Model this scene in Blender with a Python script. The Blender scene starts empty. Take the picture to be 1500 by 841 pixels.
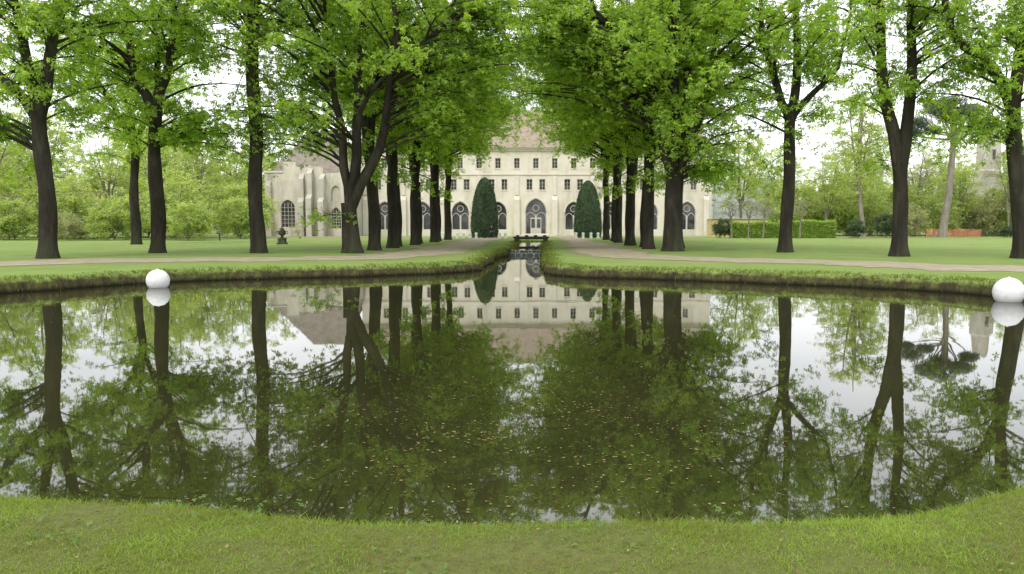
import bpy, math, random
import numpy as np
from mathutils import Vector
from mathutils.geometry import tessellate_polygon, delaunay_2d_cdt

sc = bpy.context.scene
rng = np.random.default_rng(7)
random.seed(7)

# ------------------------------------------------------------------ helpers
def link(o):
    sc.collection.objects.link(o); return o

def thing(name, label, category, loc=(0,0,0), group=None, rotz=0.0, scale=1.0):
    e = bpy.data.objects.new(name, None)
    e.empty_display_size = 0.3
    e.location = loc; e.rotation_euler = (0,0,rotz); e.scale = (scale,)*3
    e["label"] = label; e["category"] = category
    if group: e["group"] = group
    return link(e)

def part(name, mesh, parent, mat=None, loc=(0,0,0), label=None):
    o = bpy.data.objects.new(name, mesh)
    if mat is not None and len(mesh.materials)==0: mesh.materials.append(mat)
    o.parent = parent; o.location = loc
    if label: o["label"] = label
    return link(o)

def solo(name, mesh, mat, loc=(0,0,0), **kw):
    o = bpy.data.objects.new(name, mesh)
    if mat is not None and len(mesh.materials)==0: mesh.materials.append(mat)
    o.location = loc
    for k,v in kw.items(): o[k]=v
    return link(o)

def mesh_np(name, V, F, smooth=False, tint=None):
    V = np.asarray(V, dtype=np.float32); F = np.asarray(F, dtype=np.int32)
    k = F.shape[1]
    m = bpy.data.meshes.new(name)
    m.vertices.add(len(V)); m.vertices.foreach_set("co", V.ravel())
    m.loops.add(F.size); m.loops.foreach_set("vertex_index", F.ravel())
    m.polygons.add(len(F))
    m.polygons.foreach_set("loop_start", np.arange(0, F.size, k, dtype=np.int32))
    m.polygons.foreach_set("loop_total", np.full(len(F), k, dtype=np.int32))
    if smooth: m.polygons.foreach_set("use_smooth", np.ones(len(F), dtype=bool))
    m.update(calc_edges=True)
    if tint is not None:
        a = m.attributes.new("tint", 'FLOAT', 'FACE')
        a.data.foreach_set("value", np.asarray(tint, dtype=np.float32))
    return m

class Geo:
    def __init__(s): s.v=[]; s.f=[]
    def box(s, x0,x1,y0,y1,z0,z1):
        b=len(s.v)
        s.v += [(x0,y0,z0),(x1,y0,z0),(x1,y1,z0),(x0,y1,z0),(x0,y0,z1),(x1,y0,z1),(x1,y1,z1),(x0,y1,z1)]
        s.f += [tuple(b+i for i in q) for q in [(0,3,2,1),(4,5,6,7),(0,1,5,4),(1,2,6,5),(2,3,7,6),(3,0,4,7)]]
        return s
    def poly(s, pts):
        b=len(s.v); s.v += [tuple(p) for p in pts]; s.f.append(tuple(range(b,b+len(pts)))); return s
    def ribbon(s, pts, w, y0, y1, closed=False):
        n=len(pts); b=len(s.v)
        for i in range(n):
            if closed: p0=pts[(i-1)%n]; p1=pts[(i+1)%n]
            else: p0=pts[max(i-1,0)]; p1=pts[min(i+1,n-1)]
            dx,dz=p1[0]-p0[0],p1[1]-p0[1]; L=math.hypot(dx,dz) or 1
            nx,nz=-dz/L*w/2,dx/L*w/2
            x,z=pts[i]
            s.v += [(x+nx,y0,z+nz),(x-nx,y0,z-nz),(x-nx,y1,z-nz),(x+nx,y1,z+nz)]
        m = n if closed else n-1
        for i in range(m):
            a=b+4*i; c=b+4*((i+1)%n)
            for j in range(4):
                s.f.append((a+j,a+(j+1)%4,c+(j+1)%4,c+j))
        if not closed:
            s.f.append((b,b+1,b+2,b+3)); e=b+4*(n-1); s.f.append((e+3,e+2,e+1,e))
        return s
    def lathe(s, prof, n=16, cx=0, cy=0):
        b=len(s.v)
        for r,z in prof:
            for k in range(n):
                a=2*math.pi*k/n; s.v.append((cx+r*math.cos(a),cy+r*math.sin(a),z))
        for i in range(len(prof)-1):
            for k in range(n):
                s.f.append((b+i*n+k,b+i*n+(k+1)%n,b+(i+1)*n+(k+1)%n,b+(i+1)*n+k))
        s.f.append(tuple(b+k for k in range(n))[::-1]); e=b+(len(prof)-1)*n
        s.f.append(tuple(e+k for k in range(n)))
        return s
    def mesh(s, name, smooth=False):
        m=bpy.data.meshes.new(name); m.from_pydata(s.v,[],s.f); m.update()
        if smooth:
            for p in m.polygons: p.use_smooth=True
        return m

# ------------------------------------------------------------------ materials
def new_mat(name):
    m=bpy.data.materials.new(name); m.use_nodes=True; nt=m.node_tree; nt.nodes.clear()
    out=nt.nodes.new("ShaderNodeOutputMaterial"); return m,nt,out
def N(nt,t,**kw):
    n=nt.nodes.new(t)
    for k,v in kw.items(): setattr(n,k,v)
    return n
def ramp(nt, stops, src):
    r=N(nt,"ShaderNodeValToRGB"); e=r.color_ramp.elements
    while len(e)<len(stops): e.new(0.5)
    for i,(p,c) in enumerate(stops):
        e[i].position=p; e[i].color=(c[0],c[1],c[2],1)
    nt.links.new(src, r.inputs[0]); return r.outputs[0]
def noise(nt, scale, detail=4, rough=0.55, vec=None, dist=0.0):
    n=N(nt,"ShaderNodeTexNoise"); n.inputs["Scale"].default_value=scale
    n.inputs["Detail"].default_value=detail; n.inputs["Roughness"].default_value=rough
    n.inputs["Distortion"].default_value=dist
    if vec is not None: nt.links.new(vec,n.inputs["Vector"])
    return n.outputs["Fac"]
def mixc(nt, fac, a, b, mode='MIX'):
    m=N(nt,"ShaderNodeMix",data_type='RGBA',blend_type=mode)
    for sock,val in ((m.inputs[0],fac),(m.inputs[6],a),(m.inputs[7],b)):
        if hasattr(val,"links"): nt.links.new(val,sock)
        elif isinstance(val,(int,float)): sock.default_value=val
        else: sock.default_value=(val[0],val[1],val[2],1)
    return m.outputs[2]
def pos_vec(nt, scale=(1,1,1), obj=False):
    if obj: src=N(nt,"ShaderNodeTexCoord").outputs["Object"]
    else: src=N(nt,"ShaderNodeNewGeometry").outputs["Position"]
    mp=N(nt,"ShaderNodeMapping"); mp.inputs["Scale"].default_value=scale
    nt.links.new(src,mp.inputs["Vector"]); return mp.outputs[0]
def maprange(nt, src, a,b,c=0.0,d=1.0):
    m=N(nt,"ShaderNodeMapRange"); nt.links.new(src,m.inputs[0])
    m.inputs[1].default_value=a; m.inputs[2].default_value=b; m.inputs[3].default_value=c; m.inputs[4].default_value=d
    return m.outputs[0]

def simple(name, stops, scale=4, detail=6, rough=0.8, bump=0.3, bscale=None, stretch=(1,1,1), obj=True, stain=None, dist=0.02):
    m,nt,out=new_mat(name)
    v=pos_vec(nt,stretch,obj)
    c=ramp(nt,stops,noise(nt,scale,detail,0.6,v))
    if stain is not None:
        c=mixc(nt, maprange(nt,noise(nt,stain[1],5,0.6,pos_vec(nt,stain[2],obj)),0.5,0.72), c, stain[0])
    b=N(nt,"ShaderNodeBsdfPrincipled"); b.inputs["Roughness"].default_value=rough
    b.inputs["Specular IOR Level"].default_value=0.3
    nt.links.new(c,b.inputs["Base Color"])
    if bump:
        bp=N(nt,"ShaderNodeBump"); bp.inputs["Strength"].default_value=bump; bp.inputs["Distance"].default_value=dist
        nt.links.new(noise(nt,bscale or scale*4,6,0.6,v),bp.inputs["Height"]); nt.links.new(bp.outputs[0],b.inputs["Normal"])
    nt.links.new(b.outputs[0],out.inputs[0]); return m

def leaf_mat(name, dark, mid, light, trans=0.42, nscale=0.35, gloss=0.035):
    m,nt,out=new_mat(name)
    at=N(nt,"ShaderNodeAttribute"); at.attribute_name="tint"
    nz=noise(nt,nscale,2,0.5,pos_vec(nt))
    a=N(nt,"ShaderNodeMath",operation='MULTIPLY_ADD'); nt.links.new(nz,a.inputs[0]); a.inputs[1].default_value=0.9; 
    sub=N(nt,"ShaderNodeMath",operation='MULTIPLY_ADD'); nt.links.new(at.outputs["Fac"],sub.inputs[0]); sub.inputs[1].default_value=0.75; sub.inputs[2].default_value=-0.33
    nt.links.new(sub.outputs[0],a.inputs[2])
    c=ramp(nt,[(0.05,dark),(0.45,mid),(0.95,light)],a.outputs[0])
    d=N(nt,"ShaderNodeBsdfDiffuse"); t=N(nt,"ShaderNodeBsdfTranslucent"); g=N(nt,"ShaderNodeBsdfGlossy")
    g.inputs["Roughness"].default_value=0.45; g.inputs["Color"].default_value=(1,1,1,1)
    nt.links.new(c,d.inputs[0])
    tc=mixc(nt,1.0,c,(1.75,1.65,0.65),'MULTIPLY'); nt.links.new(tc,t.inputs[0])
    s=N(nt,"ShaderNodeMixShader"); s.inputs[0].default_value=trans
    nt.links.new(d.outputs[0],s.inputs[1]); nt.links.new(t.outputs[0],s.inputs[2])
    s2=N(nt,"ShaderNodeMixShader"); s2.inputs[0].default_value=gloss
    nt.links.new(s.outputs[0],s2.inputs[1]); nt.links.new(g.outputs[0],s2.inputs[2])
    nt.links.new(s2.outputs[0],out.inputs[0]); return m

M_leaf = leaf_mat("chestnut_leaves",(0.12,0.20,0.022),(0.235,0.38,0.045),(0.39,0.55,0.09),0.58)
M_pale = leaf_mat("hazed_young_leaves",(0.24,0.33,0.09),(0.36,0.46,0.15),(0.49,0.59,0.24),0.5,0.1)  # spring green, made paler still so background colour stands in for distance haze
M_brownleaf = leaf_mat("budding_twigs",(0.27,0.29,0.15),(0.36,0.385,0.19),(0.45,0.49,0.27),0.4,0.1)
M_purple = leaf_mat("purple_leaves",(0.11,0.06,0.065),(0.2,0.11,0.12),(0.3,0.18,0.18),0.4,0.3)
M_yew = leaf_mat("yew_needles",(0.022,0.048,0.014),(0.045,0.088,0.024),(0.08,0.14,0.04),0.15,1.2)
M_pine = leaf_mat("pine_needles",(0.05,0.075,0.05),(0.09,0.125,0.085),(0.14,0.18,0.125),0.3,0.8)
M_hedge = leaf_mat("hedge_leaves",(0.16,0.26,0.04),(0.27,0.40,0.07),(0.38,0.5,0.12),0.4,0.8)
M_grassb = leaf_mat("grass_blades",(0.20,0.175,0.06),(0.185,0.275,0.042),(0.31,0.42,0.085),0.4,0.9,0.015)
M_bankb = leaf_mat("bank_grass",(0.13,0.10,0.05),(0.12,0.15,0.034),(0.22,0.30,0.06),0.3,0.8,0.0)
M_bark = simple("bark",[(0.3,(0.014,0.012,0.009)),(0.55,(0.037,0.031,0.023)),(0.8,(0.085,0.075,0.055))],2.5,8,0.95,1.0,7,(1,1,0.25),True,((0.048,0.055,0.022),0.6,(1,1,0.4)),0.10)
M_palebark = simple("pale_bark",[(0.3,(0.16,0.14,0.115)),(0.7,(0.30,0.27,0.23))],2.5,6,0.9,0.6,8,(1,1,0.3))
M_stone = simple("limestone",[(0.25,(0.55,0.51,0.405)),(0.5,(0.655,0.615,0.51)),(0.8,(0.73,0.695,0.60))],0.45,8,0.9,0.25,6,(1,1,1),True,((0.46,0.42,0.33),0.35,(1,1,0.25)))
M_oldstone = simple("old_limestone",[(0.28,(0.36,0.33,0.26)),(0.48,(0.55,0.51,0.42)),(0.75,(0.68,0.64,0.54))],0.7,9,0.9,0.5,5,(1,1,.6),True,((0.30,0.28,0.22),0.5,(1,1,0.2)))
M_trim = simple("dressed_stone",[(0.3,(0.57,0.535,0.44)),(0.7,(0.69,0.655,0.56))],1.0,6,0.85,0.2,6)
M_ruin = simple("weathered_stone",[(0.25,(0.34,0.32,0.265)),(0.55,(0.49,0.465,0.395)),(0.8,(0.6,0.57,0.49))],0.8,8,0.95,0.5,5,(1,1,0.5))
M_dstone = simple("mossy_dark_stone",[(0.3,(0.03,0.035,0.02)),(0.7,(0.11,0.11,0.085))],3,6,0.9,0.6,10)
M_white = simple("white_stone",[(0.3,(0.6,0.59,0.55)),(0.7,(0.72,0.71,0.68))],5,4,0.7,0.1)
M_frame = simple("white_paint",[(0.3,(0.44,0.42,0.36)),(0.7,(0.54,0.52,0.45))],3,3,0.6,0.0)
M_float = simple("white_plastic",[(0.35,(0.66,0.67,0.66)),(0.7,(0.80,0.80,0.79))],2.2,5,0.35,0.02,6,(1,1,1),True,((0.55,0.56,0.5),3.0,(1,1,0.6)))
M_rubber = simple("dark_rubber",[(0.3,(0.03,0.03,0.028)),(0.7,(0.06,0.06,0.055))],6,3,0.7,0.1)
M_orange = simple("orange_net",[(0.3,(0.60,0.19,0.09)),(0.7,(0.70,0.27,0.14))],4,3,0.6,0.0)
M_yellow = simple("yellow_render",[(0.3,(0.54,0.45,0.20)),(0.7,(0.62,0.53,0.26))],0.8,4,0.9,0.1)
M_cloth = simple("dark_cloth",[(0.3,(0.015,0.016,0.025)),(0.7,(0.03,0.03,0.045))],8,3,0.9,0.1)
M_jeans = simple("dark_jeans",[(0.3,(0.02,0.025,0.05)),(0.7,(0.035,0.045,0.08))],8,3,0.9,0.1)
M_skin = simple("skin",[(0.3,(0.42,0.26,0.19)),(0.7,(0.48,0.31,0.23))],5,3,0.5,0.0)
M_hair = simple("brown_hair",[(0.3,(0.03,0.02,0.012)),(0.7,(0.06,0.04,0.025))],8,3,0.6,0.0)

def tile_mat(name, c1,c2,c3):
    m,nt,out=new_mat(name)
    v=pos_vec(nt,(1,1,1),True)
    c=ramp(nt,[(0.3,c1),(0.5,c2),(0.75,c3)],noise(nt,1.2,8,0.7,v))
    w=N(nt,"ShaderNodeTexWave",wave_type='BANDS',bands_direction='Z'); w.inputs["Scale"].default_value=2.2; w.inputs["Distortion"].default_value=0.6
    nt.links.new(v,w.inputs["Vector"])
    c=mixc(nt,maprange(nt,w.outputs["Fac"],0,0.35,0.35,0.0),c,(c1[0]*0.5,c1[1]*0.5,c1[2]*0.5))
    b=N(nt,"ShaderNodeBsdfPrincipled"); b.inputs["Roughness"].default_value=0.85
    nt.links.new(c,b.inputs["Base Color"]); nt.links.new(b.outputs[0],out.inputs[0]); return m
M_tile = tile_mat("clay_tiles",(0.23,0.18,0.13),(0.30,0.24,0.18),(0.38,0.31,0.245))
M_slate = tile_mat("grey_brown_tiles",(0.17,0.145,0.115),(0.25,0.215,0.175),(0.32,0.28,0.23))

m,nt,out=new_mat("window_glass"); M_glass=m
b=N(nt,"ShaderNodeBsdfPrincipled"); b.inputs["Roughness"].default_value=0.08
c=ramp(nt,[(0.4,(0.035,0.036,0.038)),(0.7,(0.12,0.118,0.11))],noise(nt,0.7,2,0.5,pos_vec(nt))); nt.links.new(c,b.inputs["Base Color"])
nt.links.new(b.outputs[0],out.inputs[0])

# ground
m,nt,out=new_mat("ground_grass"); M_ground=m
P=pos_vec(nt); Pg=N(nt,"ShaderNodeNewGeometry"); sep=N(nt,"ShaderNodeSeparateXYZ"); nt.links.new(Pg.outputs["Position"],sep.inputs[0])
g1=ramp(nt,[(0.25,(0.11,0.165,0.035)),(0.5,(0.175,0.255,0.06)),(0.75,(0.245,0.33,0.10))],noise(nt,0.35,9,0.65,P))
g2=mixc(nt,maprange(nt,noise(nt,7,6,0.7,P),0.35,0.7),g1,(0.225,0.30,0.085))
g3=mixc(nt,maprange(nt,noise(nt,0.16,4,0.6,P),0.50,0.72,0,0.65),g2,(0.29,0.285,0.135))
vo=N(nt,"ShaderNodeTexVoronoi"); vo.inputs["Scale"].default_value=2.6; nt.links.new(P,vo.inputs["Vector"])
dz=maprange(nt,vo.outputs["Distance"],0.10,0.16,1.0,0.0)
far=maprange(nt,sep.outputs["Y"],44,60); 
dm=N(nt,"ShaderNodeMath",operation='MULTIPLY'); nt.links.new(dz,dm.inputs[0]); nt.links.new(far,dm.inputs[1])
dm2=N(nt,"ShaderNodeMath",operation='MULTIPLY'); nt.links.new(dm.outputs[0],dm2.inputs[0]); nt.links.new(maprange(nt,noise(nt,0.12,3,0.5,P),0.42,0.56),dm2.inputs[1])
g4=mixc(nt,dm2.outputs[0],g3,(0.65,0.65,0.6))
near=maprange(nt,sep.outputs["Y"],5.8,4.4)
nm=N(nt,"ShaderNodeMath",operation='MULTIPLY'); nt.links.new(near,nm.inputs[0]); nm.inputs[1].default_value=0.85
g5=mixc(nt,nm.outputs[0],g4,ramp(nt,[(0.3,(0.095,0.085,0.035)),(0.5,(0.15,0.145,0.05)),(0.7,(0.15,0.20,0.05))],noise(nt,14,6,0.7,P)))
zz=N(nt,"ShaderNodeMath",operation='MULTIPLY_ADD'); nt.links.new(noise(nt,1.8,6,0.75,P),zz.inputs[0]); zz.inputs[1].default_value=0.42; nt.links.new(sep.outputs["Z"],zz.inputs[2])
soil=ramp(nt,[(0.3,(0.02,0.016,0.010)),(0.48,(0.06,0.048,0.027)),(0.58,(0.085,0.095,0.03)),(0.8,(0.20,0.16,0.10))],noise(nt,4,8,0.8,pos_vec(nt,(1,1,0.4))))
g6=mixc(nt,maprange(nt,zz.outputs[0],0.03,0.15),soil,g5)
bank_foot=maprange(nt,sep.outputs["Z"],-0.43,-0.30)  # bank colour goes darker towards the waterline
g7=mixc(nt,bank_foot,(0.010,0.009,0.006),g6)
b=N(nt,"ShaderNodeBsdfPrincipled"); b.inputs["Roughness"].default_value=0.95; b.inputs["Specular IOR Level"].default_value=0.1
nt.links.new(g7,b.inputs["Base Color"])
bp=N(nt,"ShaderNodeBump"); bp.inputs["Strength"].default_value=0.8; bp.inputs["Distance"].default_value=0.06
nt.links.new(noise(nt,9,8,0.75,P),bp.inputs["Height"]); nt.links.new(bp.outputs[0],b.inputs["Normal"])
nt.links.new(b.outputs[0],out.inputs[0])

# path
m,nt,out=new_mat("path_gravel"); M_path=m
P=pos_vec(nt)
c=ramp(nt,[(0.3,(0.23,0.185,0.125)),(0.55,(0.34,0.285,0.20)),(0.8,(0.43,0.37,0.28))],noise(nt,1.3,9,0.7,P))
c=mixc(nt,maprange(nt,noise(nt,0.8,6,0.7,P),0.54,0.66,0,0.8),c,(0.19,0.21,0.075))
b=N(nt,"ShaderNodeBsdfPrincipled"); b.inputs["Roughness"].default_value=0.95
nt.links.new(c,b.inputs["Base Color"])
bp=N(nt,"ShaderNodeBump"); bp.inputs["Strength"].default_value=0.4; bp.inputs["Distance"].default_value=0.02
nt.links.new(noise(nt,25,6,0.7,P),bp.inputs["Height"]); nt.links.new(bp.outputs[0],b.inputs["Normal"])
nt.links.new(b.outputs[0],out.inputs[0])

# water
m,nt,out=new_mat("pond_water"); M_water=m
P=pos_vec(nt)
b=N(nt,"ShaderNodeBsdfPrincipled"); b.inputs["Roughness"].default_value=0.018; b.inputs["IOR"].default_value=1.62
nt.links.new(ramp(nt,[(0.3,(0.021,0.023,0.008)),(0.7,(0.034,0.034,0.012))],noise(nt,0.3,4,0.6,P)),b.inputs["Base Color"])
n1=noise(nt,1.3,2,0.4,pos_vec(nt,(1,0.6,1)),0.3); n2=noise(nt,5,2,0.5,pos_vec(nt,(1,0.5,1)))
ad=N(nt,"ShaderNodeMath",operation='MULTIPLY_ADD'); nt.links.new(n2,ad.inputs[0]); ad.inputs[1].default_value=0.12; nt.links.new(n1,ad.inputs[2])
amp=maprange(nt,noise(nt,0.13,2,0.5,P),0.35,0.65,0.05,0.22)
bp=N(nt,"ShaderNodeBump"); nt.links.new(amp,bp.inputs["Strength"]); bp.inputs["Distance"].default_value=0.010
nt.links.new(ad.outputs[0],bp.inputs["Height"]); nt.links.new(bp.outputs[0],b.inputs["Normal"])
nt.links.new(b.outputs[0],out.inputs[0])

M_foam = simple("falling_water_foam",[(0.52,(0.03,0.033,0.022)),(0.75,(0.5,0.52,0.52))],4,4,0.12,0.2,12,(3,1,0.5))
M_litter = leaf_mat("floating_litter",(0.11,0.08,0.03),(0.19,0.145,0.06),(0.31,0.25,0.12),0.05,3,0.0)

m,nt,out=new_mat("scaffold_sheeting"); M_sheet=m
P=pos_vec(nt,(1,1,1),True)
c=ramp(nt,[(0.3,(0.62,0.65,0.68)),(0.7,(0.72,0.75,0.77))],noise(nt,0.4,5,0.6,P))
b=N(nt,"ShaderNodeBsdfPrincipled"); b.inputs["Roughness"].default_value=0.6; nt.links.new(c,b.inputs["Base Color"])
nt.links.new(b.outputs[0],out.inputs[0])

# ------------------------------------------------------------------ pond outline
ctrl=[(-1.9,86),(-1.9,70),(-1.9,58),(-2.2,54.5),(-2.7,50),(-2.7,44),(-2.75,38.5),(-3.1,35.6),(-4.2,33.7),(-6.6,32.1),(-10.3,30.5),
      (-13.7,28.2),(-16.0,23.8),(-17.8,18),(-17.4,11.5),(-14,7.6),(-9,5.6),(-5.5,5.0),(-3.2,4.93),(-2.5,4.90),(-1.95,4.80),(-1.4,4.66),(-0.8,4.57),(0.2,4.55),(1.2,4.55),
      (1.9,4.63),(2.4,4.80),(2.85,5.05),(3.6,5.35),(6.5,5.9),(11.5,8.2),(14.2,12.5),(14.6,17.5),(13.5,22.4),(11.1,25.5),(7.4,28.3),(3.4,30.3),
      (1.3,31.7),(0.35,33.4),(0.1,36),(0.1,42),(0.1,50),(0.05,54.5),(0.0,58),(0.0,70),(0.0,86)]
def catmull(C, step=0.3, closed=True):
    out=[]; n=len(C); C=[np.array(p,float) for p in C]
    for i in range(n if closed else n-1):
        p0,p1,p2,p3=(C[(i-1)%n],C[i],C[(i+1)%n],C[(i+2)%n]) if closed else (C[max(i-1,0)],C[i],C[i+1],C[min(i+2,n-1)])
        k=max(2,int(np.linalg.norm(p2-p1)/step))
        L=np.linalg.norm(p2-p1)
        m1=(p2-p0); m1=m1/ (np.linalg.norm(m1)+1e-9)*L*0.9; m2=(p3-p1); m2=m2/(np.linalg.norm(m2)+1e-9)*L*0.9
        for j in range(k):
            t=j/k; t2=t*t; t3=t2*t
            out.append((2*t3-3*t2+1)*p1+(t3-2*t2+t)*m1+(-2*t3+3*t2)*p2+(t3-t2)*m2)
    return np.array(out)
O=catmull(ctrl,0.28)
s=np.arange(len(O))*0.28
tan=np.roll(O,-1,0)-np.roll(O,1,0); tan/=np.linalg.norm(tan,axis=1)[:,None]
nrm=np.stack([tan[:,1],-tan[:,0]],1)
area=0.5*np.sum(O[:,0]*np.roll(O[:,1],-1)-np.roll(O[:,0],-1)*O[:,1])
if area<0: nrm=-nrm
wob=0.06*np.sin(s*1.9)+0.045*np.sin(s*3.7+1)+0.07*np.sin(s*0.83+2)
wob=wob*np.where(O[:,1]<6,.28,1.4)
O=O+nrm*wob[:,None]
A=O; B=np.roll(O,-1,0)
def sdist(pts):
    pts=np.asarray(pts,float); res=np.empty(len(pts)); 
    for i0 in range(0,len(pts),2000):
        p=pts[i0:i0+2000,None,:]; ab=(B-A)[None]; ap=p-A[None]
        t=np.clip((ap*ab).sum(2)/(ab*ab).sum(2),0,1); d=np.linalg.norm(ap-ab*t[...,None],axis=2).min(1)
        y=p[...,1]; x=p[...,0]
        cr=((A[None,:,1]>y)!=(B[None,:,1]>y))&(x<(B[None,:,0]-A[None,:,0])*(y-A[None,:,1])/(B[None,:,1]-A[None,:,1]+1e-12)+A[None,:,0])
        inside=cr.sum(1)%2==1
        res[i0:i0+2000]=np.where(inside,-d,d)
    return res
def ground_z(sd,x,y):
    z=np.interp(sd,[-1.5,-0.6,0,0.05,0.13,0.3,0.7,1.4],[-1.3,-1.2,-0.60,-0.31,-0.12,-0.045,0.0,0.0])
    bump=(np.sin(x*3.1+y*1.3)+np.sin(x*1.2-y*2.7)+np.sin(x*5.3+y*4.1)*.6)*np.where(y<7,.008,0.036)
    return z+np.where((sd>0.02)&(sd<1.0),bump*np.clip(1-sd,0,1),0)
pts=[]
for off in (-0.6,0.0,0.05,0.13,0.3,0.7,1.4):
    q=O+nrm*off
    sd=sdist(q); q=q[np.abs(sd-off)<0.012+0.03*abs(off)]
    pts.append(q)
gx,gy=np.meshgrid(np.arange(-75,76,3.0),np.arange(-21,150,3.0)); q=np.stack([gx.ravel(),gy.ravel()],1)+rng.uniform(-.3,.3,(gx.size,2))
sd=sdist(q); q=q[(sd>2.2)|(sd<-1.2)]; pts.append(q)
for R_ in (220,500,1200,3000):
    a=np.linspace(0,2*np.pi,33)[:-1]+R_*0.01; pts.append(np.stack([R_*np.cos(a),60+R_*np.sin(a)],1))
pts=np.concatenate(pts)
vo_,eo_,fo_,_,_,_=delaunay_2d_cdt([Vector(p) for p in pts.tolist()],[],[],0,1e-5)
V2=np.array([[v.x,v.y] for v in vo_]); sdv=sdist(V2); Z=ground_z(sdv,V2[:,0],V2[:,1])
gm=mesh_np("ground",np.column_stack([V2,Z]),np.array([list(f) for f in fo_ if len(f)==3]),smooth=True)
solo("ground",gm,M_ground,kind="structure")

def sheet(name,pts,z,mat):
    m=bpy.data.meshes.new(name); tri=tessellate_polygon([[Vector((p[0],p[1],0)) for p in pts]])
    m.from_pydata([(p[0],p[1],z) for p in pts],[],[tuple(t) for t in tri]); m.update()
    return solo(name,m,mat,kind="structure")
sheet("pond_water",[(-22,3.2),(20,3.2),(20,54.9),(-22,54.9)],-0.45,M_water)
sheet("canal_water",[(-2.6,55.6),(0.7,55.6),(0.7,87),(-2.6,87)],-0.13,M_water)

def path_ribbon(name,C,w,z=0.012):
    c=catmull(C,0.5,False); c=np.vstack([c,np.array(C[-1])])
    t=np.gradient(c,axis=0); t/=np.linalg.norm(t,axis=1)[:,None]; n=np.stack([-t[:,1],t[:,0]],1)
    W=np.interp(np.linspace(0,1,len(c)),np.linspace(0,1,len(w)),w)/2; k=len(c)
    wl=W+np.convolve(rng.normal(0,.7,k),np.ones(3)/3,'same'); wr=W+np.convolve(rng.normal(0,.7,k),np.ones(3)/3,'same')
    L=c+n*wl[:,None]; R=c-n*wr[:,None]
    V=np.zeros((2*k,3)); V[0::2,:2]=L; V[1::2,:2]=R; V[:,2]=z
    F=[[2*i,2*i+1,2*i+3,2*i+2] for i in range(k-1)]
    solo(name,mesh_np(name,V,F),M_path,kind="structure")
path_ribbon("gravel_path",[(-60,14),(-38,27.5),(-23,33.8),(-16.5,37.4),(-11,38.8),(-8,41.5),(-6.9,47),(-6.8,56),(-6.8,80),(-6.8,108)],[5,5.2,5,4.6,4.0,3.6,3.5,3.5])
path_ribbon("gravel_path",[(52,8),(30,20),(18.2,28.6),(12.6,34.6),(8.2,37.6),(5.3,40.8),(4.2,47),(4.0,56),(4.0,80),(4.0,108)],[5,5.2,5,4.6,4.0,3.5,3.3,3.3])
path_ribbon("gravel_forecourt",[(-60,114),(-20,114.5),(0,114.3),(20,114.5),(60,114)],[9,11,12,11,9],0.018)

# ------------------------------------------------------------------ leaves / trees
def leaf_geo(C, size, nleaf=5, up=None, width=0.2, droop=0.45, r=rng, jit=0.6):
    n=len(C)
    nn=r.normal(0,jit,(n,3)); nn[:,2]+=1.0
    if up is not None: nn=nn*0.7+up
    nn/=np.linalg.norm(nn,axis=1)[:,None]
    ref=r.normal(0,1,(n,3)); u=np.cross(nn,ref); u/=np.linalg.norm(u,axis=1)[:,None]; v=np.cross(nn,u)
    sz=size*r.uniform(0.6,1.25,n)
    Vs=[];
    for k in range(nleaf):
        a=2*np.pi*k/nleaf+r.uniform(-.25,.25,n)
        d=u*np.cos(a)[:,None]+v*np.sin(a)[:,None]-nn*(droop+r.uniform(-.2,.25,n))[:,None]
        d/=np.linalg.norm(d,axis=1)[:,None]
        sd_=np.cross(d,nn); sd_/=np.linalg.norm(sd_,axis=1)[:,None]
        l=(sz*r.uniform(.75,1.15,n))[:,None]*1.08
        Vs.append(np.stack([C,C+d*l*.6+sd_*l*width,C+d*l,C+d*l*.6-sd_*l*width],1))
    V=np.stack(Vs,1).reshape(-1,3)
    F=np.arange(len(V)).reshape(-1,4)
    tint=np.repeat(r.uniform(0,1,n),nleaf)
    return V,F,tint

class Wood:
    def __init__(s): s.V=[]; s.F=[]; s.n=0
    def tube(s,p,r,k,lump=0.0,ph=0.0):
        p=np.asarray(p,float); r=np.asarray(r,float)
        t=np.gradient(p,axis=0); t/=np.linalg.norm(t,axis=1)[:,None]+1e-9
        ref=np.array([1.,0,0]) if abs(t[:,2].mean())>.6 else np.array([0,0,1.])
        u=np.cross(t,ref); u/=np.linalg.norm(u,axis=1)[:,None]+1e-9; v=np.cross(t,u)
        a=np.linspace(0,2*np.pi,k+1)[:-1]
        rr=r[:,None]*np.ones(k)[None]
        if lump: rr=rr*(1+lump*np.sin(3*a+ph)[None]+lump*.7*np.sin(5*a[None]+ph+p[:,2:3]*.9)+lump*.5*np.sin(2*a[None]+p[:,2:3]*2.3+ph))
        V=p[:,None]+rr[...,None]*(np.cos(a)[None,:,None]*u[:,None]+np.sin(a)[None,:,None]*v[:,None])
        m=len(p); i=np.arange(m-1)[:,None]*k; j=np.arange(k)[None]; j2=(j+1)%k
        F=np.stack([i+j,i+j2,i+k+j2,i+k+j],-1).reshape(-1,4)+s.n
        s.V.append(V.reshape(-1,3)); s.F.append(F); s.n+=m*k

def bez(a,c,b,n):
    t=np.linspace(0,1,n)[:,None]; return (1-t)**2*a+2*t*(1-t)*c+t*t*b

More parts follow.
